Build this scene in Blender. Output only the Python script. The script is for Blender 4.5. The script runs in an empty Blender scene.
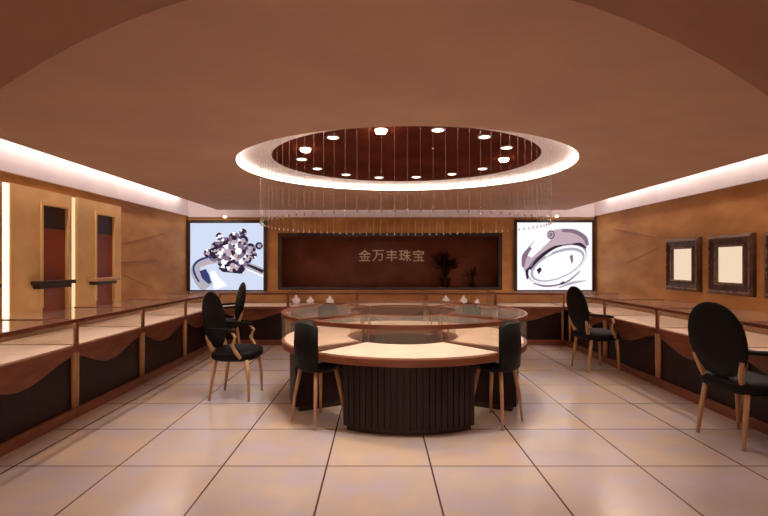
import bpy, bmesh, math, random
from mathutils import Vector, Matrix
random.seed(7)
PI = math.pi
SC = bpy.context.scene
COL = SC.collection

# ------------------------------------------------------------------ materials
def lin(c):
    def f(v):
        v /= 255.0
        return v / 12.92 if v <= 0.04045 else ((v + 0.055) / 1.055) ** 2.4
    return (f(c[0]), f(c[1]), f(c[2]), 1.0)

def mat(name, c, rough=0.5, metal=0.0, c2=None, scale=4.0, stretch=(1, 1, 1), bump=0.0, coat=0.0, spec=None):
    m = bpy.data.materials.new(name); m.use_nodes = True
    nt = m.node_tree; b = nt.nodes['Principled BSDF']
    b.inputs['Base Color'].default_value = lin(c)
    b.inputs['Roughness'].default_value = rough
    b.inputs['Metallic'].default_value = metal
    if spec is not None: b.inputs['Specular IOR Level'].default_value = spec
    if coat: b.inputs['Coat Weight'].default_value = coat
    tc = nt.nodes.new('ShaderNodeTexCoord'); mp = nt.nodes.new('ShaderNodeMapping')
    mp.inputs['Scale'].default_value = stretch
    nz = nt.nodes.new('ShaderNodeTexNoise'); nz.inputs['Scale'].default_value = scale
    nz.inputs['Detail'].default_value = 5
    nt.links.new(tc.outputs['Object'], mp.inputs['Vector']); nt.links.new(mp.outputs[0], nz.inputs['Vector'])
    if c2 is None: c2 = tuple(v * 0.86 for v in c)
    mx = nt.nodes.new('ShaderNodeMix'); mx.data_type = 'RGBA'
    mx.inputs[6].default_value = lin(c); mx.inputs[7].default_value = lin(c2)
    rp = nt.nodes.new('ShaderNodeMapRange'); rp.inputs[1].default_value = 0.35; rp.inputs[2].default_value = 0.65
    nt.links.new(nz.outputs['Fac'], rp.inputs[0]); nt.links.new(rp.outputs[0], mx.inputs[0])
    nt.links.new(mx.outputs[2], b.inputs['Base Color'])
    if bump:
        bp = nt.nodes.new('ShaderNodeBump'); bp.inputs['Strength'].default_value = bump
        bp.inputs['Distance'].default_value = 0.01
        nt.links.new(nz.outputs['Fac'], bp.inputs['Height']); nt.links.new(bp.outputs[0], b.inputs['Normal'])
    return m

def emit(name, c, s):
    m = bpy.data.materials.new(name); m.use_nodes = True
    nt = m.node_tree; nt.nodes.clear()
    e = nt.nodes.new('ShaderNodeEmission'); o = nt.nodes.new('ShaderNodeOutputMaterial')
    e.inputs[0].default_value = lin(c); e.inputs[1].default_value = s
    nt.links.new(e.outputs[0], o.inputs[0]); return m

def glass(name, tint, gloss, haze=0.0, hazecol=(200, 190, 180), fres=.35):
    m = bpy.data.materials.new(name); m.use_nodes = True
    nt = m.node_tree; nt.nodes.clear()
    t = nt.nodes.new('ShaderNodeBsdfTransparent'); t.inputs[0].default_value = lin(tint)
    g = nt.nodes.new('ShaderNodeBsdfGlossy'); g.inputs['Roughness'].default_value = 0.03
    lw = nt.nodes.new('ShaderNodeFresnel'); lw.inputs[0].default_value = 1.45
    ml = nt.nodes.new('ShaderNodeMath'); ml.operation = 'MULTIPLY_ADD'
    ml.inputs[1].default_value = fres; ml.inputs[2].default_value = gloss; ml.use_clamp = True
    mx = nt.nodes.new('ShaderNodeMixShader'); o = nt.nodes.new('ShaderNodeOutputMaterial')
    nt.links.new(lw.outputs[0], ml.inputs[0]); nt.links.new(ml.outputs[0], mx.inputs[0])
    nt.links.new(t.outputs[0], mx.inputs[1]); nt.links.new(g.outputs[0], mx.inputs[2])
    out = mx
    if haze:
        d = nt.nodes.new('ShaderNodeBsdfDiffuse'); d.inputs[0].default_value = lin(hazecol)
        m2 = nt.nodes.new('ShaderNodeMixShader'); m2.inputs[0].default_value = haze
        nt.links.new(mx.outputs[0], m2.inputs[1]); nt.links.new(d.outputs[0], m2.inputs[2]); out = m2
    nt.links.new(out.outputs[0], o.inputs[0]); return m

def floor_mat():
    m = mat('glossy_stone_tiles', (208, 190, 176), 0.2, 0, (186, 170, 168), 1.6)
    nt = m.node_tree; b = nt.nodes['Principled BSDF']
    base = b.inputs['Base Color'].links[0].from_socket
    tc = nt.nodes.new('ShaderNodeTexCoord'); sp = nt.nodes.new('ShaderNodeSeparateXYZ')
    nt.links.new(tc.outputs['Object'], sp.inputs[0])
    def M(op, a, v, c=None):
        n = nt.nodes.new('ShaderNodeMath'); n.operation = op
        for i, q in enumerate((a, v, c)):
            if q is None: continue
            if isinstance(q, (int, float)): n.inputs[i].default_value = q
            else: nt.links.new(q, n.inputs[i])
        return n.outputs[0]
    lines = []; cells = []
    for axis, off in ((0, 0.36), (1, -3.241)):
        s = M('DIVIDE', M('ADD', sp.outputs[axis], off), 0.718)
        cells.append(M('FLOOR', s, 0.0))
        f = M('ABSOLUTE', M('SUBTRACT', M('FRACT', s, 0.0), 0.5), 0.0)
        lines.append(M('GREATER_THAN', f, 0.4915))
    ln = M('MAXIMUM', lines[0], lines[1])
    cb = nt.nodes.new('ShaderNodeCombineXYZ'); nt.links.new(cells[0], cb.inputs[0]); nt.links.new(cells[1], cb.inputs[1])
    wn = nt.nodes.new('ShaderNodeTexWhiteNoise'); nt.links.new(cb.outputs[0], wn.inputs['Vector'])
    m1 = nt.nodes.new('ShaderNodeMix'); m1.data_type = 'RGBA'; m1.blend_type = 'MIX'
    nt.links.new(M('MULTIPLY', wn.outputs['Value'], 0.5), m1.inputs[0])
    nt.links.new(base, m1.inputs[6]); m1.inputs[7].default_value = lin((222, 186, 140))
    # fine mottling
    n2 = nt.nodes.new('ShaderNodeTexNoise'); n2.inputs['Scale'].default_value = 3.2; n2.inputs['Detail'].default_value = 8
    nt.links.new(tc.outputs['Object'], n2.inputs['Vector'])
    r2 = nt.nodes.new('ShaderNodeMapRange'); r2.inputs[1].default_value = .45; r2.inputs[2].default_value = .7; r2.inputs[4].default_value = .75
    nt.links.new(n2.outputs['Fac'], r2.inputs[0])
    m3 = nt.nodes.new('ShaderNodeMix'); m3.data_type = 'RGBA'
    nt.links.new(r2.outputs[0], m3.inputs[0]); nt.links.new(m1.outputs[2], m3.inputs[6]); m3.inputs[7].default_value = lin((196, 184, 200))
    m2 = nt.nodes.new('ShaderNodeMix'); m2.data_type = 'RGBA'
    nt.links.new(ln, m2.inputs[0]); nt.links.new(m3.outputs[2], m2.inputs[6]); m2.inputs[7].default_value = lin((92, 66, 58))
    nt.links.new(m2.outputs[2], b.inputs['Base Color'])
    rr = nt.nodes.new('ShaderNodeMapRange'); rr.inputs[3].default_value = 0.12; rr.inputs[4].default_value = 0.32
    nt.links.new(n2.outputs['Fac'], rr.inputs[0]); nt.links.new(rr.outputs[0], b.inputs['Roughness'])
    return m

def wood_panel_mat():
    # dark veneer with narrow upright grooves (object space)
    m = mat('dark_grooved_wood', (46, 25, 21), 0.4, 0, (32, 17, 15), 3.0, (6, 6, 0.6), spec=.3)
    return m

M_floor = floor_mat()
M_ceil = mat('taupe_plaster', (208, 174, 148), 0.75, 0, (198, 164, 144), 2.0)
M_arch = mat('brown_plaster', (166, 128, 102), 0.75, 0, (156, 118, 96), 2.0)
M_white = mat('white_plaster', (226, 214, 216), 0.6, 0, (216, 204, 208), 2.0)
M_wall = mat('amber_veneer', (200, 146, 86), 0.62, 0, (172, 118, 66), 1.5, (1, 1, 2.5), spec=.3)
M_cream = mat('cream_panel', (236, 196, 134), 0.5, 0, (222, 178, 116), 3.0)
M_red = mat('dark_red_lacquer', (150, 66, 36), 0.4, 0, (118, 50, 30), 2.0)
M_disc = mat('oxblood_lacquer', (98, 50, 38), 0.8, 0, (84, 40, 30), 2.0, spec=0.0)
M_base = wood_panel_mat()
M_wood = mat('walnut_brown', (142, 84, 56), 0.35, 0, (120, 66, 42), 4.0, (1, 1, 4), coat=.2)
M_light = mat('honey_wood', (206, 162, 118), 0.35, 0, (184, 138, 98), 5.0, (4, 4, 1))
M_tray = mat('ivory_felt', (232, 214, 202), 0.6, 0, (220, 198, 186), 5.0)
M_black = mat('black_leather', (15, 12, 12), 0.6, 0, (10, 8, 8), 20.0, bump=.1, spec=.22)
M_dkframe = mat('dark_frame_wood', (62, 36, 28), 0.35, 0, (44, 24, 20), 5.0)
M_pframe = mat('bronze_frame', (104, 72, 54), 0.35, .3, (66, 42, 32), 8.0)
M_silver = mat('worn_silver', (170, 140, 118), 0.35, .7, (92, 66, 54), 22.0, bump=.3)
M_steel = mat('brushed_steel', (190, 180, 170), 0.3, 1.0)
M_bust = mat('white_velvet', (226, 214, 222), 0.7)
M_leaf = mat('dark_leaf', (30, 32, 18), 0.5, 0, (18, 18, 12), 6.0)
M_pot = mat('brown_pot', (50, 30, 22), 0.4)
M_back = mat('dark_back_panel', (168, 122, 108), 0.6, 0, (146, 102, 90), 3.0)
M_gold = mat('pale_gold', (246, 234, 206), 0.5, 0)
M_groove = mat('groove_brown', (140, 92, 58), 0.5)
M_glass = glass('case_glass', (253, 251, 248), 0.006, 0.05, fres=.05)
M_dglass = glass('tinted_glass', (238, 224, 216), 0.0, fres=.16)
M_crys = glass('crystal', (235, 228, 224), 0.06, .18, (250, 244, 240))
E_lamp = emit('lamp_glow', (255, 236, 214), 4)
E_lampb = emit('lamp_glow_bright', (255, 200, 160), 75)
E_ring = emit('ring_led', (255, 240, 222), 11)
E_cove = emit('cove_led', (255, 228, 206), 4)
E_case = emit('case_led', (255, 236, 216), 8)
E_strip = emit('strip_led', (255, 240, 212), 2.6)
E_strip2 = emit('strip_led_dim', (255, 222, 170), .9)
E_niche = emit('backlit_panel', (255, 226, 196), .78)

# ------------------------------------------------------------------ mesh helpers
class MB:
    def __init__(s): s.bm = bmesh.new(); s.mi = 0
    def _tag(s, faces):
        for f in faces: f.material_index = s.mi
    def box(s, x0, x1, y0, y1, z0, z1):
        vs = [s.bm.verts.new(p) for p in ((x0,y0,z0),(x1,y0,z0),(x1,y1,z0),(x0,y1,z0),(x0,y0,z1),(x1,y0,z1),(x1,y1,z1),(x0,y1,z1))]
        fs = [s.bm.faces.new([vs[i] for i in q]) for q in ((3,2,1,0),(4,5,6,7),(0,1,5,4),(1,2,6,5),(2,3,7,6),(3,0,4,7))]
        s._tag(fs); return s
    def face(s, pts):
        f = s.bm.faces.new([s.bm.verts.new(p) for p in pts]); s._tag([f]); return s
    def prism(s, pts, d):          # polygon pts (3D) extruded along vector d
        d = Vector(d); a = [s.bm.verts.new(p) for p in pts]; b = [s.bm.verts.new(Vector(p) + d) for p in pts]
        n = len(pts); fs = [s.bm.faces.new(a[::-1]), s.bm.faces.new(b)]
        for i in range(n): fs.append(s.bm.faces.new((a[i], a[(i+1) % n], b[(i+1) % n], b[i])))
        s._tag(fs); return s
    def tube(s, path, rad, seg=8, flat=None):
        path = [Vector(p) for p in path]
        if not isinstance(rad, (list, tuple)): rad = [rad] * len(path)
        rings = []
        up = Vector((0, 0, 1))
        for i, p in enumerate(path):
            t = (path[min(i+1, len(path)-1)] - path[max(i-1, 0)]).normalized()
            u = t.cross(up)
            if u.length < 1e-3: u = t.cross(Vector((1, 0, 0)))
            u.normalize(); v = t.cross(u).normalized()
            k = flat if flat else 1.0
            rings.append([s.bm.verts.new(p + u * math.cos(a) * rad[i] + v * math.sin(a) * rad[i] * k) for a in [2*PI*j/seg for j in range(seg)]])
        fs = []
        for a, b in zip(rings, rings[1:]):
            for j in range(seg): fs.append(s.bm.faces.new((a[j], a[(j+1) % seg], b[(j+1) % seg], b[j])))
        fs.append(s.bm.faces.new(rings[0][::-1])); fs.append(s.bm.faces.new(rings[-1]))
        s._tag(fs); return s
    def lathe(s, prof, seg=24, c=(0, 0, 0), sx=1, sy=1):
        rings = []
        for r, z in prof:
            rings.append([s.bm.verts.new((c[0] + r*sx*math.cos(2*PI*j/seg), c[1] + r*sy*math.sin(2*PI*j/seg), c[2] + z)) for j in range(seg)])
        fs = []
        for a, b in zip(rings, rings[1:]):
            for j in range(seg): fs.append(s.bm.faces.new((a[j], a[(j+1) % seg], b[(j+1) % seg], b[j])))
        fs.append(s.bm.faces.new(rings[0][::-1])); fs.append(s.bm.faces.new(rings[-1]))
        s._tag(fs); return s
    def arc(s, r0, r1, a0, a1, z0, z1, n=20):     # solid arc block, angle 0 = +x
        P = []
        for i in range(n + 1):
            a = a0 + (a1 - a0) * i / n
            P.append([s.bm.verts.new((r*math.cos(a), r*math.sin(a), z)) for r, z in ((r0, z0), (r1, z0), (r1, z1), (r0, z1))])
        fs = []
        for p, q in zip(P, P[1:]):
            for k in range(4): fs.append(s.bm.faces.new((p[k], p[(k+1) % 4], q[(k+1) % 4], q[k])))
        fs.append(s.bm.faces.new(P[0][::-1])); fs.append(s.bm.faces.new(P[-1]))
        s._tag(fs); return s
    def ellipsoid(s, c, r, M=None, u=20, v=12, pw=1.0):
        mtx = Matrix.Translation(c) @ (M if M else Matrix.Identity(4)) @ Matrix.Diagonal((r[0], r[1], r[2], 1))
        g = bmesh.ops.create_uvsphere(s.bm, u_segments=u, v_segments=v, radius=1)
        for w in g['verts']:
            if pw != 1.0:
                w.co = Vector([math.copysign(abs(q) ** pw, q) for q in w.co])
            w.co = mtx @ w.co
        return s
    def build(s, name, m, parent=None, bevel=0.0, smooth=False, loc=None):
        bmesh.ops.recalc_face_normals(s.bm, faces=s.bm.faces[:])
        me = bpy.data.meshes.new(name); s.bm.to_mesh(me); s.bm.free()
        for x in (m if isinstance(m, (list, tuple)) else [m]): me.materials.append(x)
        if smooth:
            for p in me.polygons: p.use_smooth = True
        o = bpy.data.objects.new(name, me); COL.objects.link(o)
        if parent: o.parent = parent
        if loc: o.location = loc
        if bevel:
            b = o.modifiers.new('b', 'BEVEL'); b.width = bevel; b.segments = 2; b.limit_method = 'ANGLE'
        return o

def tag(o, label, cat, group=None, kind=None):
    o['label'] = label; o['category'] = cat
    if group: o['group'] = group
    if kind: o['kind'] = kind
    return o
def thing(name, label, cat, loc=(0, 0, 0), rz=0, group=None):
    o = bpy.data.objects.new(name, None); COL.objects.link(o); o.empty_display_size = .1
    o.location = loc; o.rotation_euler = (0, 0, rz); return tag(o, label, cat, group)
def struct(name, mb, m, **k):
    o = mb.build(name, m, **k); o['kind'] = 'structure'; return o
def dup(root, loc, rz, label):
    r = root.copy(); COL.objects.link(r); r.location = loc; r.rotation_euler = (0, 0, rz); r['label'] = label
    for ch in list(root.children):
        c = ch.copy(); COL.objects.link(c); c.parent = r
        for g in list(ch.children):
            d = g.copy(); COL.objects.link(d); d.parent = c
    return r

# ------------------------------------------------------------------ dimensions
XL, XR, YB = -3.57, 4.03, 8.75
CZ, CT = 2.32, 2.37             # ceiling slab
TOP = 2.78
EY = 1.4
YF = 1.45                       # inner face of entrance arch

# ------------------------------------------------------------------ setting
struct('floor', MB().box(XL-.1, XR+.1, -1.2, YB+.5, -.1, 0), M_floor)

struct('wall_left', MB().box(XL-.1, XL, YF-.3, YB+.1, 0, TOP), M_wall)
struct('wall_right', MB().box(XR, XR+.1, YF-.3, YB+.1, 0, TOP), M_wall)
NX0, NX1, NZ0, NZ1 = -1.88, 2.29, .90, 1.96
w = MB()
w.box(XL, NX0, YB, YB+.1, 0, TOP).box(NX1, XR, YB, YB+.1, 0, TOP).box(NX0, NX1, YB, YB+.1, 0, NZ0).box(NX0, NX1, YB, YB+.1, NZ1, TOP)
struct('wall_back', w, M_wall)

# white plaster coves above the walls
struct('trim_1', MB().box(XL, XL+.03, YF, YB, 2.27, TOP), M_white)
struct('trim_2', MB().box(XR-.03, XR, YF, YB, 2.27, TOP), M_white)
struct('trim_3', MB().box(XL+.03, XR-.03, YB-.03, YB, 2.25, TOP), M_white)

# ceiling slab with the oval opening
CX0, CX1, CY0, CY1 = -2.80, 3.28, YF-.3, 8.15
OC = (.25, 4.56); OA, OB = 1.58, 1.40
def slab():
    m = MB(); angs = [2*PI*i/144 for i in range(144)]
    for cx, cy in ((CX0, CY0), (CX1, CY0), (CX1, CY1), (CX0, CY1)):
        angs.append(math.atan2(cy-OC[1], cx-OC[0]) % (2*PI))
    angs.sort(); inn = []; out = []
    for a in angs:
        c, s = math.cos(a), math.sin(a)
        r = 1 / math.sqrt((c/OA)**2 + (s/OB)**2)
        inn.append((OC[0]+c*r, OC[1]+s*r))
        t = min(((CX1-OC[0])/c if c > 1e-9 else (CX0-OC[0])/c if c < -1e-9 else 1e9),
                ((CY1-OC[1])/s if s > 1e-9 else (CY0-OC[1])/s if s < -1e-9 else 1e9))
        out.append((OC[0]+c*t, OC[1]+s*t))
    bm = m.bm; V = [[bm.verts.new((p[0], p[1], z)) for p in L] for L in (inn, out) for z in (CZ, CT)]
    n = len(angs)
    for i in range(n):
        j = (i+1) % n
        bm.faces.new((V[0][i], V[0][j], V[2][j], V[2][i])); bm.faces.new((V[1][i], V[3][i], V[3][j], V[1][j]))
        bm.faces.new((V[2][i], V[2][j], V[3][j], V[3][i])); bm.faces.new((V[0][i], V[1][i], V[1][j], V[0][j]))
    return m
struct('ceiling', slab(), M_ceil)
struct('ceiling_upper', MB().box(XL-.1, XR+.1, YF-.3, YB+.1, TOP, TOP+.08), M_white)

# entrance arch around the viewer
AR, AZ = 2.073, .225
def archpts(r, n=48):
    return [(r*math.cos(PI - PI*i/n), r*math.sin(PI - PI*i/n)+AZ) for i in range(n+1)]
m = MB(); bm = m.bm
ap = [(-AR, 0)] + archpts(AR) + [(AR, 0)]
op = []
for x, z in ap:
    # matching point on the outer rectangle
    if z <= AZ: op.append(((XL if x < 0 else XR), z))
    else:
        t = min((XR/x if x > 1e-6 else XL/x if x < -1e-6 else 1e9), (TOP-AZ)/(z-AZ))
        op.append((x*t, AZ+(z-AZ)*t))
ys = (YF-.3, YF)
A = [[bm.verts.new((x, y, z)) for x, z in ap] for y in ys]; B = [[bm.verts.new((x, y, z)) for x, z in op] for y in ys]
for i in range(len(ap)-1):
    bm.faces.new((A[0][i], A[0][i+1], B[0][i+1], B[0][i])); bm.faces.new((A[1][i], B[1][i], B[1][i+1], A[1][i+1]))
    bm.faces.new((A[0][i], A[1][i], A[1][i+1], A[0][i+1]))
struct('wall_front', m, M_arch)
m = MB(); bm = m.bm
V = [[bm.verts.new((x*k, y, (z-AZ)*k+AZ if z > AZ else z)) for x, z in ap] for y, k in ((-1.2, 1), (YF-.3, 1), (YF-.3, 1.03), (-1.2, 1.03))]
for i in range(len(ap)-1):
    for q in range(4): bm.faces.new((V[q][i], V[q][i+1], V[(q+1) % 4][i+1], V[(q+1) % 4][i]))
struct('ceiling_vault', m, M_arch, smooth=False)

# raised oval tray ceiling
DC = (.25, 4.58); DA, DB = 1.25, 1.15; DZ = 2.40
def ell(c, a, b, z, n=128): return [(c[0]+a*math.cos(2*PI*i/n), c[1]+b*math.sin(2*PI*i/n), z) for i in range(n)]
def rings(L, m):
    V = [[m.bm.verts.new(p) for p in r] for r in L]
    for a, b in zip(V, V[1:]):
        for i in range(len(a)):
            j = (i+1) % len(a); m.bm.faces.new((a[i], a[j], b[j], b[i]))
    return V
dome = thing('oval_light_cove', 'glowing white oval light ring recessed in the middle of the ceiling', 'ceiling light', (DC[0], DC[1], CZ))
def sh(L): return [(x-DC[0], y-DC[1], z-CZ) for x, y, z in L]
m = MB(); rings([sh(ell(OC, OA-.004, OB-.004, CZ+.004)), sh(ell(OC, OA-.004, OB-.004, CZ+.036)), sh(ell(OC, OA-.006, OB-.006, CZ+.036)), sh(ell(OC, OA-.006, OB-.006, CZ+.004)), sh(ell(OC, OA-.004, OB-.004, CZ+.004))], m)
m.build('led_band', E_ring, dome, smooth=False)
m = MB(); rings([sh(ell(OC, OA, OB, CZ+.05)), sh(ell(DC, DA+.02, DB+.02, DZ)), sh(ell(DC, DA+.02, DB+.02, DZ+.03)), sh(ell(OC, OA, OB, CZ+.09)), sh(ell(OC, OA, OB, CZ+.05))], m)
m.build('sloped_reveal', M_white, dome, smooth=False)
m = MB(); m.prism(sh(ell(DC, DA+.02, DB+.02, DZ)), (0, 0, .03)); m.build('oval_panel', M_disc, dome)

# downlights in the dark oval
lamps = [(.015, 3.51, 1, 'brightest recessed downlight at the near rim of the dark oval ceiling'),
 (.44, 3.51, 0, 'recessed downlight just right of the brightest one at the near rim of the oval'),
 (.83, 3.70, 0, 'recessed downlight in the near right curve of the dark oval, left of the rightmost pair'),
 (1.10, 4.05, 0, 'plain recessed downlight near the right end of the oval, beside the glowing right one'),
 (1.19, 4.48, 1, 'glowing recessed downlight at the far right end of the dark oval ceiling'),
 (1.09, 4.95, 0, 'small recessed downlight at the far rim, just behind the glowing right one'),
 (.815, 5.25, 0, 'small recessed downlight at the far rim, second behind the glowing right one'),
 (.43, 5.43, 0, 'small recessed downlight at the far rim, right of the centre one'),
 (0, 5.46, 0, 'small recessed downlight at the far rim, in line with the brightest near one'),
 (-.37, 5.28, 0, 'small recessed downlight at the far rim, left of the one behind the brightest'),
 (-.65, 4.95, 0, 'small recessed downlight at the far left rim, next to the left end lamp'),
 (-.74, 4.50, 0, 'plain recessed downlight at the left end, just behind the glowing left one'),
 (-.64, 4.09, 1, 'glowing recessed downlight near the left end of the dark oval ceiling'),
 (-.364, 3.72, 0, 'plain recessed downlight between the brightest and the glowing left one')]
def downlight(x, y, bright, label, first=[None, None]):
    t = thing('recessed_downlight', label, 'downlight', (x, y, DZ), 0, 'downlights in the dark oval ceiling')
    MB().lathe([(.048, -.001), (.056, -.001), (.056, -.010), (.046, -.010), (.046, -.001)], 20).build('trim_ring', M_steel, t)
    MB().lathe([(.042, -.0015), (.042, -.009 if not bright else -.02), (.034, -.013 if not bright else -.03), (.012, -.016 if not bright else -.036)], 16).build('lens', E_lampb if bright else E_lamp, t, smooth=True)
    return t
for L in lamps: downlight(*L)

# crystal strand curtain
ch = thing('crystal_curtain_chandelier', 'round curtain of thin crystal strands hanging from the oval ceiling recess', 'chandelier', (.235, 4.5, DZ))
SR, SN = 1.33, 96
def inside(x, y):  # ceiling height above this point
    ex = ((x-OC[0])/OA)**2 + ((y-OC[1])/OB)**2
    dx = ((x-DC[0])/DA)**2 + ((y-DC[1])/DB)**2
    return DZ if dx <= 1.03 else (CZ+.055 if ex < .97 else CZ)
hi = {}
for zt in (DZ, CZ+.055, CZ):
    m = MB(); zb = 1.755
    m.tube([(0, 0, zb-DZ), (0, 0, zt-DZ-.001)], .0008, 4)
    z = zb
    m.ellipsoid((0, 0, zb-DZ), (.0085, .0085, .014), u=8, v=6)
    k = 0
    while z < zt-.1:
        z += .055
        m.ellipsoid((0, 0, z-DZ), (.0026, .0026, .0040), u=5, v=4)
    hi[zt] = m
meshes = {}
for i in range(SN):
    a = 2*PI*(i+.5)/SN
    x, y = .235+SR*math.cos(a), 4.5+SR*math.sin(a); zt = inside(x, y)
    if zt not in meshes:
        o = hi[zt].build('crystal_strand', M_crys, ch, smooth=True); meshes[zt] = o.data
    else:
        o = bpy.data.objects.new('crystal_strand', meshes[zt]); COL.objects.link(o); o.parent = ch
    o.location = (SR*math.cos(a), SR*math.sin(a), 0)

# cove light tubes, tucked high in the slot against the wall
def cove(name, label, x0, x1, y0, y1):
    cx, cy = (x0+x1)/2, (y0+y1)/2; t = thing(name, label, 'light strip', (cx, cy, 2.72))
    MB().box(x0-cx, x1-cx, y0-cy, y1-cy, 0, .02).build('channel', M_steel, t)
    MB().box(x0-cx+.006, x1-cx-.006, y0-cy+.006, y1-cy-.006, -.02, 0).build('tube', E_cove, t)
cove('cove_light', 'hidden light tube in the white cove above the left wall', XL+.032, XL+.08, 1.6, 8.3)
cove('cove_light', 'hidden light tube in the white cove above the right wall', XR-.08, XR-.032, 1.6, 8.3)
cove('cove_light', 'hidden light tube in the white cove above the back wall', -3.3, 3.76, YB-.08, YB-.032)
def area(name, loc, rot, sx, sy, power, col=(1, .82, .66), spread=PI):
    l = bpy.data.lights.new(name, 'AREA'); l.shape = 'RECTANGLE'; l.size = sx; l.size_y = sy; l.energy = power; l.color = col; l.spread = spread
    o = bpy.data.objects.new(name, l); COL.objects.link(o); o.location = loc; o.rotation_euler = rot; return o
area('cove_wash', (XL+.10, 4.95, 2.69), (0, math.radians(8), 0), .04, 6.7, 42, (1, .86, .76))
area('cove_wash', (XR-.10, 4.95, 2.69), (0, math.radians(-8), 0), .04, 6.7, 42, (1, .86, .76))
area('cove_wash', (.23, YB-.10, 2.69), (math.radians(8), 0, 0), 7.0, .04, 9, (1, .86, .76))

# spot lights from downlights
def spot(loc, power, ang=95, blend=.7, col=(1, .88, .76)):
    l = bpy.data.lights.new('downlight_beam', 'SPOT'); l.energy = power; l.spot_size = math.radians(ang); l.spot_blend = blend; l.color = col; l.shadow_soft_size = .05
    o = bpy.data.objects.new('downlight_beam', l); COL.objects.link(o); o.location = loc; return o
for x, y, b, _ in lamps: spot((x, y, DZ-.04), 54 if b else 17)

# ------------------------------------------------------------------ left wall bays
def bay(y0, y1, off, soff, sh_, label, shelf_label, shmat):
    cy = (y0+y1)/2
    b = thing('niche_panel', label, 'wall panel', (XL, cy, .70), 0, 'cream panels on the left wall')
    hw = (y1-y0)/2; rw = .195; z1 = 1.47; r0, r1 = .03, 1.31; t = .038; a, c = off-rw, off+rw
    m = MB(); m.box(.001, t, -hw, a, 0, z1).box(.001, t, c, hw, 0, z1).box(.001, t, a, c, r1, z1).box(.001, t, a, c, 0, r0)
    m.build('surround', M_cream, b)
    MB().box(.001, .012, a, c, r0, r1-.24).build('inset_panel', M_red, b)
    MB().box(.001, .013, a, c, r1-.24, r1).build('dark_inset_top', M_dkframe, b)  # top stretch of the inset in a darker brown
    m = MB()
    for a0, a1, c0, c1 in ((a-.03, a, r0+.2, r1+.03), (c, c+.03, r0+.2, r1+.03), (a, c, r1, r1+.03)): m.box(t, t+.012, a0, a1, c0, c1)
    m.build('inset_frame', M_cream, b)
    s = thing('wall_shelf', shelf_label, 'shelf', (XL+t+.0125, cy+soff, 1.145), 0, 'small shelves on the left wall panels')
    MB().box(.0, .12, -sh_, sh_, .03, .07).build('shelf_board', shmat, s, bevel=.005)
    MB().box(.0, .09, -sh_+.03, sh_-.03, -.012, .03).build('bracket_rail', M_dkframe, s, bevel=.005)
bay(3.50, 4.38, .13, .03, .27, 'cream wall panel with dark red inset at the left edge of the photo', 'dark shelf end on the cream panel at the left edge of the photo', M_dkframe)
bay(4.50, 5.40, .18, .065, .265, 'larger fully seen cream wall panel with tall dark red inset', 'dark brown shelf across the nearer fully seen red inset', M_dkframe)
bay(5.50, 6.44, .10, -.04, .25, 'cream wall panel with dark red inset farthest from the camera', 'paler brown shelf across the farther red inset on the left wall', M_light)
for y, mt, lb, q in ((4.46, E_strip, 'bright upright light strip at the left edge of the photo', .026), (5.45, E_strip2, 'dim upright light strip between the two cream wall panels', .022)):
    t = thing('wall_light_strip', lb, 'light strip', (XL, y, .70), 0, 'upright light strips on the left wall')
    MB().box(.001, .02, -q-.012, q+.012, 0, 1.47).build('channel', M_light, t)
    MB().box(.02, .034, -q, q, .01, 1.46).build('diffuser', mt, t)

# faint inlaid diagonal lines on side walls
def inlay(n, x, side, p, q):
    (y0, z0), (y1, z1) = p, q; z0 += EY; z1 += EY
    d = Vector((0, y1-y0, z1-z0)).normalized(); nrm = Vector((0, -d.z, d.y))*.004
    a = Vector((x, y0, z0)); b = Vector((x, y1, z1))
    struct('trim_%d' % n, MB().prism([a+nrm, b+nrm, b-nrm, a-nrm], (side*.004, 0, 0)), M_groove)
inlay(4, XL, 1, (6.58, .266), (7.9, .52)); inlay(5, XL, 1, (6.5, 0), (7.6, .05)); inlay(6, XL, 1, (6.58, -.17), (7.4, -.39))
inlay(7, XR, -1, (8.06, .583), (6.89, .38)); inlay(8, XR, -1, (7.64, 0), (6.79, .22))

# ------------------------------------------------------------------ right wall framed light boxes
def framed(yc, label):
    t = thing('framed_light_box', label, 'framed display', (XR, yc, EY-.02), 0, 'framed light boxes on the right wall')
    h = .345; i = .205; m = MB(); bm = m.bm
    prof = [(h, .001), (h, .04), (h-.03, .055), (h-.055, .045), (i+.04, .035), (i+.02, .05), (i, .045), (i, .002)]
    R = []
    for r, d in prof: R.append([bm.verts.new((-d, sy*r, sz*r)) for sy, sz in ((-1, -1), (1, -1), (1, 1), (-1, 1))])
    for a, b in zip(R, R[1:]):
        for k in range(4): bm.faces.new((a[k], a[(k+1) % 4], b[(k+1) % 4], b[k]))
    m.build('frame', M_pframe, t)
    m = MB()
    for r, w_, d in ((h-.03, .014, .058), (i+.02, .012, .054)):
        for a0, a1, b0, b1 in ((-r, r, r-w_, r), (-r, r, -r, -r+w_), (-r, -r+w_, -r+w_, r-w_), (r-w_, r, -r+w_, r-w_)):
            m.box(-d, -d+.03, a0, a1, b0, b1)
    m.build('silver_moulding', M_silver, t, bevel=.003)
    MB().box(-.010, -.003, -i, i, -i, i).build('backlit_panel', E_niche, t)
    m = MB(); m.ellipsoid((-.018, 0, -.15), (.006, .05, .03), u=10, v=6); m.tube([(-.018, 0, -.14), (-.018, 0, .02)], [.012, .004], 6)
framed(6.20, 'dark framed glowing light box farthest along the right wall')
framed(5.36, 'dark framed glowing light box in the middle of the right wall')
framed(4.52, 'dark framed light box cut by the right edge of the photo')

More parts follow.
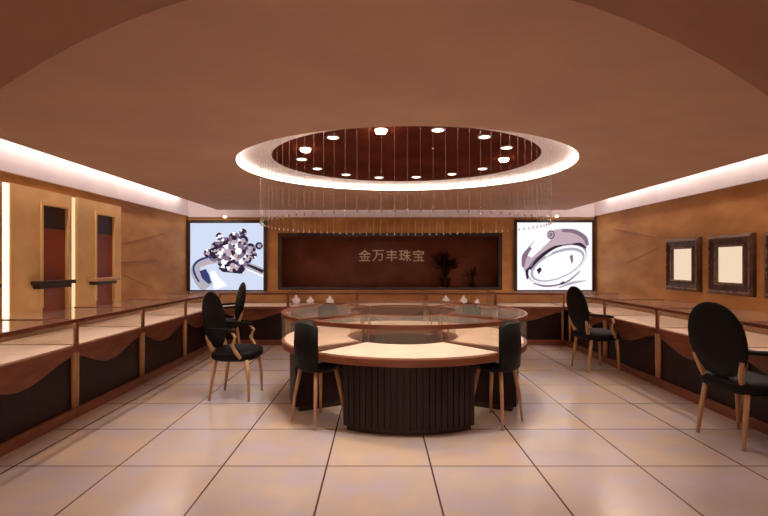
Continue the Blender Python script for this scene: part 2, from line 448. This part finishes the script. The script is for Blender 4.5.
# ------------------------------------------------------------------ back wall: tinted window, sign, screens
win = MB(); win.box(NX0-.0, NX1+.0, YB+.40, YB+.44, NZ0, NZ1); win = struct('window_1', win, M_back)
m = MB(); m.box(NX0, NX1, YB+.1, YB+.4, NZ0-.04, NZ0).box(NX0, NX1, YB+.1, YB+.4, NZ1, NZ1+.04).box(NX0-.04, NX0, YB+.1, YB+.4, NZ0-.04, NZ1+.04).box(NX1, NX1+.04, YB+.1, YB+.4, NZ0-.04, NZ1+.04)
m.build('window_reveal', M_dkframe, win)
m = MB(); f = .07
m.box(NX0, NX1, YB-.015, YB+.03, NZ1-f, NZ1).box(NX0, NX1, YB-.015, YB+.03, NZ0, NZ0+.05).box(NX0, NX0+f, YB-.015, YB+.03, NZ0+.05, NZ1-f).box(NX1-f, NX1, YB-.015, YB+.03, NZ0+.05, NZ1-f)
m.build('window_frame', M_dkframe, win)
MB().box(NX0+f, NX1-f, YB+.0, YB+.01, NZ0+.05, NZ1-f).build('window_pane', M_dglass, win)

# plants behind the tinted glass
def plant(x, y, z, s, label, n):
    t = thing('potted_plant', label, 'plant', (x, y, z), 0, 'dark plants behind the tinted glass')
    MB().lathe([(.05*s, 0), (.075*s, .14*s), (.085*s, .14*s), (.085*s, .16*s), (.02*s, .15*s)], 16).build('pot', M_pot, t, smooth=False)
    m = MB()
    for i in range(n):
        a = random.uniform(0, 2*PI); el = random.uniform(.5, 1.5); L = random.uniform(.14, .32)*s
        d = Vector((math.cos(a)*math.cos(el), math.sin(a)*math.cos(el)*.5, math.sin(el)))
        p = Vector((0, 0, .14*s)) + d*L*.6 + Vector((0, 0, .10*s)); q = p + d*L*.5 + Vector((math.cos(a)*.05, 0, -.02))*s
        m.tube([(0, 0, .14*s), p], .003*s, 4)
        m.tube([p, (p+q)/2, q], [.006*s, .035*s, .003*s], 6, flat=.25)
    m.build('foliage', M_leaf, t)
plant(1.27, YB+.24, NZ0, 1.35, 'larger dark potted plant behind the tinted glass, right of the sign', 46)
plant(1.78, YB+.24, NZ0, .8, 'smaller dark potted plant behind the tinted glass near its right end', 24)

# sign characters
sign = thing('shop_sign', 'pale gold characters fixed on the dark glass of the back wall', 'sign', (.235, YB-.02, 1.54))
dg = bpy.context.evaluated_depsgraph_get()
chars = '金万丰珠宝'
for i, c in enumerate(chars):
    cu = bpy.data.curves.new('character', 'FONT'); cu.body = c; cu.size = .235; cu.align_x = 'CENTER'; cu.align_y = 'CENTER'; cu.extrude = .006; cu.offset = .001
    to = bpy.data.objects.new('tmp', cu); COL.objects.link(to)
    bpy.context.view_layer.update(); dg = bpy.context.evaluated_depsgraph_get()
    me = bpy.data.meshes.new_from_object(to.evaluated_get(dg)); COL.objects.unlink(to); bpy.data.objects.remove(to)
    xs = [v.co.x for v in me.vertices]; zs = [v.co.y for v in me.vertices]
    cx, cy = (min(xs)+max(xs))/2, (min(zs)+max(zs))/2
    for v in me.vertices: v.co.x -= cx; v.co.y -= cy
    me.materials.clear(); me.materials.append(M_gold)
    o = bpy.data.objects.new('character', me); COL.objects.link(o); o.parent = sign
    o.location = ((i-2)*.25, .01, 0); o.rotation_euler = (PI/2, 0, 0)

# lit ring posters
P_bg1 = emit('poster_blue_white', (205, 214, 236), .95)
P_bg2 = emit('poster_white', (246, 243, 250), .98)
def pc(n, c): return emit('poster_' + n, c, .98 if n == 'highlight' else .8)
PW, PD, PM, PP, PB, PS = pc('highlight', (250, 246, 252)), pc('dark_plum', (54, 40, 62)), pc('mauve', (140, 116, 138)), pc('pink', (206, 180, 190)), pc('navy', (64, 66, 120)), pc('silver', (188, 182, 194))
def poster(x0, x1, z0, z1, bg, label, draw):
    t = thing('lit_poster', label, 'poster', ((x0+x1)/2, YB, z0), 0)
    hw = (x1-x0)/2; H = z1-z0; f = .055
    m = MB(); m.box(-hw-f, -hw, -.05, 0, -.02, H+f).box(hw, hw+f, -.05, 0, -.02, H+f).box(-hw, hw, -.05, 0, H, H+f).box(-hw, hw, -.05, 0, -.02, 0)
    m.build('frame', M_dkframe, t)
    MB().box(-hw, hw, -.03, -.001, 0, H).build('lit_panel', bg, t)
    g = MB(); L = [0]
    def poly(pts, mi):   # pts in 0..1 of the panel (v up); each layer a hair further forward
        L[0] += 1; g.mi = mi
        y = -.0305 - .00005*L[0]
        g.face([(-hw + u*2*hw, y, v*H) for u, v in pts])
    draw(poly)
    me = g.build('ring_picture', [PW, PD, PM, PP, PB, PS], t)
    # small picture lamp over it
    p = thing('picture_lamp', 'small warm lamp above the ' + ('diamond' if bg is P_bg1 else 'plain band') + ' ring poster', 'lamp', (t.location.x, YB-.03, z1+f+.045), 0, 'picture lamps over the posters')
    MB().tube([(0, .0, 0), (0, -.10, .02)], .008, 8).build('arm', M_steel, p)
    MB().ellipsoid((0, -.12, .005), (.032, .028, .022)).build('bulb', emit('bulb_glow', (255, 220, 170), 5), p, smooth=True)
def disc(cx, cy, rx, ry, rot=0, n=28):
    c, s = math.cos(rot), math.sin(rot)
    return [(cx + rx*math.cos(a)*c - ry*math.sin(a)*s, cy + rx*math.cos(a)*s + ry*math.sin(a)*c) for a in [2*PI*i/n for i in range(n)]]
def band(pl, w0):      # smooth thick stroke through the points -> list of quads
    n = len(pl); W = w0 if isinstance(w0, list) else [w0]*n; P = []
    def cr(a, b, c, d, t): return .5*((2*b) + (c-a)*t + (2*a-5*b+4*c-d)*t*t + (3*b-a-3*c+d)*t**3)
    for i in range(n-1):
        k = [max(i-1, 0), i, i+1, min(i+2, n-1)]
        for j in range(6):
            t = j/6; P.append((cr(*[pl[q][0] for q in k], t), cr(*[pl[q][1] for q in k], t), W[i]*(1-t)+W[i+1]*t))
    P.append((pl[-1][0], pl[-1][1], W[-1])); E = []
    for i, (x, y, w_) in enumerate(P):
        a, b = P[max(i-1, 0)], P[min(i+1, len(P)-1)]; d = math.hypot(b[0]-a[0], b[1]-a[1]) or 1; nx, ny = -(b[1]-a[1])/d*w_, (b[0]-a[0])/d*w_
        E.append(((min(max(x+nx, 0), 1), min(max(y+ny, 0), 1)), (min(max(x-nx, 0), 1), min(max(y-ny, 0), 1))))
    return [[p[0], q[0], q[1], p[1]] for p, q in zip(E, E[1:])]
def draw_diamond(poly):
    # shank: loop at lower left, and a straight arm leaving to the right edge
    P = [(.30, .47), (.19, .44), (.10, .38), (.07, .30), (.10, .21), (.17, .11), (.26, .03)]
    for q in band(P, [.035, .05, .055, .06, .075, .09, .10]): poly(q, 5)
    for q in band([(.30, .50), (.19, .475), (.09, .42), (.045, .34), (.06, .24), (.12, .12)], [.010, .016, .016, .014, .016, .012]): poly(q, 4)
    for q in band([(.17, .30), (.21, .20), (.27, .10)], [.045, .055, .02]): poly(q, 4)
    for q in band([(.15, .36), (.24, .40), (.36, .42)], .02): poly(q, 3)
    for q in band([(.30, .28), (.36, .14), (.42, .02)], [.03, .06, .10]): poly(q, 0)
    for q in band([(.66, .42), (.84, .33), (1.0, .26)], [.05, .06, .06]): poly(q, 5)
    for q in band([(.70, .41), (.86, .34), (1.0, .27)], [.012, .02, .025]): poly(q, 1)
    for q in band([(.70, .34), (.86, .27), (1.0, .20)], .012): poly(q, 0)
    poly([(.38, .33), (.44, .27), (.70, .24), (.76, .32), (.60, .40)], 1)
    rnd = random.Random(3)
    stones = [(.24, .55, .055), (.33, .50, .07), (.36, .64, .075), (.48, .70, .08), (.40, .80, .05), (.60, .78, .075), (.72, .86, .05), (.72, .74, .07),
              (.82, .62, .07), (.94, .66, .05), (.86, .52, .05), (.46, .42, .085), (.58, .36, .085), (.70, .42, .08), (.52, .56, .11), (.66, .58, .10), (.42, .55, .07), (.78, .46, .06)]
    for cx, cy, r in stones:
        r *= 1.08
        n = 9; o = rnd.random()
        ring = [(cx + r*math.cos(2*PI*(i+o)/n), cy + r*1.08*math.sin(2*PI*(i+o)/n)) for i in range(n)]
        poly(ring, 1)
        for i in range(n):
            a, b = ring[i], ring[(i+1) % n]; mid = (cx + (a[0]-cx)*.45, cy + (a[1]-cy)*.45); mid2 = (cx + (b[0]-cx)*.45, cy + (b[1]-cy)*.45)
            poly([a, b, mid2, mid], rnd.choice([1, 2, 2, 2, 3, 0, 4, 1, 1]))
        poly([(cx + (p[0]-cx)*.45, cy + (p[1]-cy)*.45) for p in ring], rnd.choice([0, 3, 5, 1, 0]))
    for cx, cy in ((.28, .60), (.40, .84), (.73, .90), (.88, .60), (.60, .66), (.36, .56), (.55, .47)): poly(disc(cx, cy, .018, .018, 0, 8), 1)
def draw_band(poly):
    # broad brushed band seen at an angle
    poly(disc(.50, .52, .47, .335, .62), 5)
    poly(disc(.49, .555, .45, .30, .62), 3)
    for k, (mi, dx) in enumerate(((5, .0), (3, .012), (0, .03), (5, .055))):
        pass
    # highlight across upper left
    for q in band([(.16, .50), (.26, .64), (.36, .76), (.46, .84)], [.04, .07, .08, .05]): poly(q, 0)
    for q in band([(.60, .88), (.76, .87), (.90, .78), (.94, .66)], [.02, .03, .03, .02]): poly(q, 2)
    for q in band([(.08, .34), (.10, .50), (.18, .63)], [.015, .035, .02]): poly(q, 2)
    # inner opening: dark rim, polished edge, white hole
    poly(disc(.53, .395, .435, .235, .50), 2)
    poly(disc(.535, .385, .42, .222, .50), 0)
    poly(disc(.54, .375, .395, .20, .48), 5)
    poly(disc(.545, .365, .36, .172, .46), 0)
    for q in band([(.17, .30), (.26, .43), (.38, .55), (.50, .63), (.60, .66)], [.012, .02, .025, .02, .01]): poly(q, 1)
    for q in band([(.38, .50), (.46, .56)], .014): poly(q, 0)
    for q in band([(.74, .68), (.84, .68), (.92, .62)], [.008, .022, .01]): poly(q, 1)
    for q in band([(.14, .16), (.13, .28), (.18, .34)], [.012, .018, .008]): poly(q, 1)
    poly([(.26, .30), (.31, .34), (.33, .30), (.29, .23)], 1)
    poly([(.70, .50), (.74, .53), (.75, .44), (.73, .38)], 2)
    for q in band([(.22, .10), (.36, .06), (.52, .07), (.68, .13), (.84, .28)], [.008, .014, .012, .012, .006]): poly(q, 2)
    poly([(.57, .10), (.62, .13), (.64, .11), (.60, .08)], 1)
    for q in band([(.55, .03), (.72, .10), (.92, .14)], [.006, .02, .004]): poly(q, 5)
    # set stone
    poly(disc(.45, .82, .05, .065), 1); poly(disc(.45, .82, .038, .05), 3); poly(disc(.45, .82, .022, .03), 2)
poster(-3.50, -2.14, .90, 2.14, P_bg1, 'lit poster of a diamond cluster ring, left of the dark window', draw_diamond)
poster(2.56, 3.95, .90, 2.15, P_bg2, 'lit poster of a broad silver band ring, right of the dark window', draw_band)

# ------------------------------------------------------------------ wall counters
TZ0, TZ1, GZ = .60, .655, .89
def counter(label, wdt, dep, loc, rz, grp):
    t = thing('display_counter', label, 'display counter', loc, rz, grp)
    h = wdt/2 - .002
    MB().box(-h, h, .0, dep, 0, .09).build('plinth', M_wood, t)
    MB().box(-h, h, .035, dep, .09, TZ0).build('cabinet_body', M_base, t)
    m = MB(); n = 30; pts = [(-h+.03, .012, TZ0)]
    for i in range(n+1):
        s = i/n; pts.append((-h+.03 + (2*h-.06)*s, .012, TZ0 - .045 - .135*math.sin(PI*s)**1.6 - .018*math.sin(2*PI*s)))
    pts.append((h-.03, .012, TZ0)); m.prism(pts, (0, .022, 0)); m.build('scalloped_apron', M_wood, t)
    for sx in (-1, 1):
        m = MB(); c = sx*(h-.022); m.tube([(c, .02, .09), (c, .02, .3), (c, .02, TZ0)], [.017, .021, .022], 10); m.build('post', M_light, t, smooth=True)
    MB().box(-h, h, -.012, dep, TZ0, TZ1).build('counter_edge', M_wood, t, bevel=.006)
    MB().box(-h+.02, h-.02, .02, dep-.02, TZ1, TZ1+.006).build('display_bed', M_tray, t)
    # glass case
    g = MB(); e = .006
    g.box(-h, h, 0, e, TZ1, GZ-e).box(-h, -h+e, e, dep, TZ1, GZ-e).box(h-e, h, e, dep, TZ1, GZ-e).box(-h, h, 0, dep, GZ-e, GZ)
    gl = g.build('glass_case', M_glass, t)
    m = MB(); r = .010
    for x in (-h, h-2*r): m.box(x, x+2*r, -.002, 2*r, TZ1, GZ-.001)
    for x in (-h-.001, h-r): m.box(x, x+r+.001, 0, dep, GZ-.014, GZ+.002)
    m.box(-h, h, -.004, .0, GZ-.030, GZ+.002).box(-h, h, 0, .034, GZ, GZ+.003)
    m.build('case_frame', M_wood, gl)
    MB().box(-h+.03, h-.03, .008, .026, GZ-.022, GZ-.008).build('light_bar', E_case, gl)
    return t
gl_ = 'wall counters along the left'; gr_ = 'wall counters along the right'; gb_ = 'wall counters along the back'
for y0, y1, lb in ((3.05, 4.25, 'glass-topped counter with scalloped apron at the left edge of the photo'),
                   (4.25, 5.45, 'glass-topped counter with scalloped apron below the two wall shelves at left'),
                   (5.45, 6.65, 'glass-topped counter on the left wall just beyond the shelves'),
                   (6.65, 7.85, 'farthest glass-topped counter on the left wall, behind the pair of black chairs')):
    counter(lb, y1-y0, .80, (-2.73, (y0+y1)/2, 0), PI/2, gl_)
for y0, y1, lb in ((2.85, 4.10, 'glass-topped counter at the right edge, in front of the nearest black armchair'),
                   (4.10, 5.35, 'glass-topped counter on the right wall below the middle framed light box'),
                   (5.35, 6.60, 'glass-topped counter on the right wall facing the farther black armchair'),
                   (6.60, 7.85, 'farthest glass-topped counter on the right wall, by the back corner')):
    counter(lb, y1-y0, .84, (3.16, (y0+y1)/2, 0), -PI/2, gr_)
bl = ['back wall counter below the diamond ring poster', 'back wall counter carrying the left group of white busts', 'back wall counter under the middle of the dark window',
      'back wall counter carrying the right group of white busts', 'back wall counter below the plain band ring poster']
bw = (3.16+2.73)/5
for i in range(5): counter(bl[i], bw, .685, (-2.73+bw*(i+.5), 8.0, 0), 0, gb_)
for x0, x1, lb in ((-3.55, -2.735, 'corner counter where the left and back counters meet'), (3.165, 4.01, 'corner counter where the right and back counters meet')):
    t = thing('corner_counter', lb, 'display counter', ((x0+x1)/2, 8.265, 0), 0, 'corner counters'); h = (x1-x0)/2; d = .41
    MB().box(-h, h, -d, d, 0, .09).build('plinth', M_wood, t); MB().box(-h+.02, h-.02, -d, d, .09, TZ0).build('cabinet_body', M_base, t)
    MB().box(-h, h, -d, d, TZ0, TZ1).build('counter_edge', M_wood, t); MB().box(-h+.02, h-.02, -d+.02, d-.02, TZ1, TZ1+.006).build('display_bed', M_tray, t)
    g = MB(); g.box(-h, h, -d, -d+.006, TZ1, GZ-.006).box(-h, h, -d, d, GZ-.006, GZ); g.build('glass_top', M_glass, t)

# white display busts on the back counter
def bust_proto(label, loc, s, group):
    t = thing('jewellery_bust', label, 'display bust', loc, 0, group)
    MB().lathe([(.045, 0), (.045, .008), (.012, .016)], 16).build('base', M_bust, t)
    m = MB(); m.lathe([(.012, .014), (.05, .04), (.068, .09), (.06, .125), (.022, .155), (.019, .19), (.012, .195)], 20, sx=1.25, sy=.5); m.build('torso', M_bust, t, smooth=True)
    t.scale = (s, s, s); return t
b0 = bust_proto('large white jewellery bust, leftmost in the back counter case', (-1.45, 8.22, TZ1+.007), .9, 'white busts in the back counter cases')
for x, s, lb in ((-1.20, .78, 'white jewellery bust second from left in the back counter case'), (-.86, .82, 'white jewellery bust third from left in the back counter case'),
                 (1.17, .85, 'white jewellery bust below the dark plant on the back counter'), (1.48, .85, 'white jewellery bust just right of the one below the dark plant'),
                 (1.72, .6, 'small white jewellery bust, rightmost in the back counter case')):
    o = dup(b0, (x, 8.22, TZ1+.007), random.uniform(-.4, .4), lb); o.scale = (s, s, s)

# ------------------------------------------------------------------ round island of four curved counters
TC = (.25, 4.95)
def island(rz, label):
    t = thing('curved_display_counter', label, 'display counter', (TC[0], TC[1], 0), rz, 'curved counters of the round island')
    a = math.radians(40); p = math.radians(28); c = -PI/2
    MB().arc(.66, 1.13, c-p+.01, c+p-.01, 0, .05).build('plinth', M_dkframe, t)
    m = MB(); n = 22
    for i in range(n):
        a0 = c-p + 2*p*i/n; g_ = .0035; m.arc(1.145, 1.17, a0+g_, a0+2*p/n-g_, .05, .575, 2)
    m.arc(.65, 1.15, c-p, c+p, .05, .575, 24)
    m.build('pedestal', M_base, t)
    MB().arc(.55, 1.25, c-a, c+a, .575, .635, 32).build('counter_edge', M_wood, t, bevel=.004)
    MB().arc(.58, 1.22, c-a+.02, c+a-.02, .635, .642, 32).build('display_bed', M_tray, t)
    g = MB(); e = .006; T = .90
    g.arc(1.244, 1.25, c-a, c+a, .635, T, 32).arc(.55, .556, c-a, c+a, .635, T, 32).arc(.55, 1.25, c-a, c+a, T, T+.006, 32)
    g.arc(.556, 1.244, c-a, c-a+.005, .635, T, 1).arc(.556, 1.244, c+a-.005, c+a, .635, T, 1)
    gl = g.build('glass_case', M_glass, t)
    m = MB(); m.arc(1.2505, 1.254, c-a, c+a, T-.027, T+.008, 32).arc(1.230, 1.2505, c-a, c+a, T+.006, T+.009, 32).arc(1.228, 1.231, c-a, c+a, T-.026, T+.006, 32).arc(.547, .557, c-a, c+a, T-.006, T+.008, 32)
    for s in (-1, 1):
        for r in (1.24, .553): m.tube([(r*math.cos(c+s*(a-.008)), r*math.sin(c+s*(a-.008)), .635), (r*math.cos(c+s*(a-.008)), r*math.sin(c+s*(a-.008)), T)], .007, 6)
        m.arc(.553, 1.247, c+s*a-.006, c+s*a+.006, T-.004, T+.008, 1)
    m.build('case_frame', M_wood, gl)
    MB().arc(1.232, 1.243, c-a+.05, c+a-.05, T-.022, T-.004, 32).build('light_bar', E_case, gl)
    return t
isl = island(0, 'curved glass-topped counter of the round island, nearest the camera')
dup(isl, isl.location, PI, 'curved glass-topped counter at the far side of the round island')
dup(isl, isl.location, -PI/2, 'curved glass-topped counter at the left side of the round island')
dup(isl, isl.location, PI/2, 'curved glass-topped counter at the right side of the round island')

# low-back stools in the diagonal gaps of the island
def stool(label):
    t = thing('low_back_stool', label, 'stool', (0, 0, 0), 0, 'low-back stools around the round island')   # faces +X
    m = MB(); m.ellipsoid((0, 0, .50), (.17, .165, .055), pw=.72); m.build('seat', M_black, t, smooth=True)
    m = MB(); bm = m.bm; n = 16
    P = []
    for i in range(n+1):
        a = PI + (i/n-.5)*2*.92
        r0, r1 = .165, .205; s = abs(i/n-.5)*2; top = .90 - .05*s**4
        P.append([bm.verts.new((r*math.cos(a), r*math.sin(a)*.98, z)) for r, z in ((r0, .50), (r1, .50), (r1+.01, (top+.5)/2), (r1, top-.02), ((r0+r1)/2, top), (r0, top-.02))])
    for p, q in zip(P, P[1:]):
        for k in range(6): bm.faces.new((p[k], p[(k+1) % 6], q[(k+1) % 6], q[k]))
    bm.faces.new(P[0][::-1]); bm.faces.new(P[-1]); m.build('backrest', M_black, t, smooth=True)
    for sx, sy in ((-1, -1), (-1, 1), (1, -1), (1, 1)):
        MB().tube([(sx*.11, sy*.11, .47), (sx*.145, sy*.15, .22), (sx*.16, sy*.17, 0)], [.019, .015, .010], 10).build('leg', M_light, t, smooth=True)
    return t
st = stool('black low-back stool at the near left of the round island')
def at(ang, r): return (TC[0]+r*math.cos(ang), TC[1]+r*math.sin(ang), 0)
for i, (dg_, lb) in enumerate(((225, None), (315, 'black low-back stool at the near right of the round island'), (45, 'black low-back stool at the far right of the round island'), (135, 'black low-back stool at the far left of the round island'))):
    a = math.radians(dg_); r = 1.115
    if lb is None: st.location = at(a, r); st.rotation_euler = (0, 0, a+PI)
    else: dup(st, at(a, r), a+PI, lb)

# ------------------------------------------------------------------ oval-back armchairs (face +X)
def armchair(label):
    t = thing('oval_back_armchair', label, 'chair', (0, 0, 0), 0, 'black oval-back armchairs')
    m = MB(); m.ellipsoid((.01, 0, .455), (.24, .255, .07), pw=.62, u=32, v=16); m.build('seat', M_black, t, smooth=True)
    tilt = Matrix.Rotation(math.radians(-10), 4, 'Y')
    m = MB(); m.ellipsoid((-.245, 0, .80), (.046, .255, .30), tilt, pw=.92, u=32, v=20)
    bo = m.build('backrest', M_black, t, smooth=True)
    for sy in (-1, 1):
        MB().tube([(-.155, sy*.18, .42), (-.185, sy*.19, .22), (-.215, sy*.20, 0)], [.022, .019, .013], 10).build('rear_leg', M_light, t, smooth=True)
        MB().tube([(.17, sy*.20, .42), (.19, sy*.205, .25), (.20, sy*.21, 0)], [.024, .019, .012], 10).build('front_leg', M_light, t, smooth=True)
        MB().tube([(-.17, sy*.15, .44), (-.215, sy*.18, .56), (-.24, sy*.21, .66)], [.022, .02, .015], 10).build('back_post', M_light, t, smooth=True)
        MB().tube([(-.25, sy*.225, .74), (-.13, sy*.265, .735), (.02, sy*.275, .725), (.08, sy*.27, .715)], [.018, .026, .028, .02], 10, flat=.7).build('armrest', M_black, t, smooth=True)
        MB().tube([(.04, sy*.27, .715), (.085, sy*.275, .66), (.05, sy*.275, .58), (.085, sy*.27, .51), (.13, sy*.245, .44)], [.014, .018, .021, .021, .017], 10).build('arm_support', M_light, t, smooth=True)
    return t
c0 = armchair('black oval-back armchair in the middle of the floor, left of the round island')
c0.location = (-1.50, 4.97, 0); c0.rotation_euler = (0, 0, math.radians(-4))
dup(c0, (-2.42, 7.35, 0), math.radians(208), 'black oval-back armchair farther back by the left counter, below the diamond ring poster')
dup(c0, (2.86, 6.22, 0), math.radians(6), 'black oval-back armchair at the right counter near the band ring poster')
dup(c0, (2.89, 3.74, 0), math.radians(11), 'black oval-back armchair nearest the camera, at the right edge of the photo')

# ------------------------------------------------------------------ warm world fill, added through the open vault end; camera
w = bpy.data.worlds.new('ambient_fill'); SC.world = w; w.use_nodes = True
w.node_tree.nodes['Background'].inputs[0].default_value = lin((255, 206, 178)); w.node_tree.nodes['Background'].inputs[1].default_value = .9

cam = bpy.data.cameras.new('camera'); co = bpy.data.objects.new('camera', cam); COL.objects.link(co)
co.location = (0, 0, EY); co.rotation_euler = (PI/2, 0, 0)
cam.sensor_width = 36; cam.lens = 470/768*36; cam.shift_x = 5/768; cam.shift_y = 5/768; cam.clip_start = .02
SC.camera = co
SC.cycles.transparent_max_bounces = 40
SC.view_settings.view_transform = 'Standard'; SC.view_settings.look = 'None'; SC.view_settings.gamma = 1
SC.view_settings.use_curve_mapping = False; SC.view_settings.exposure = 0.2
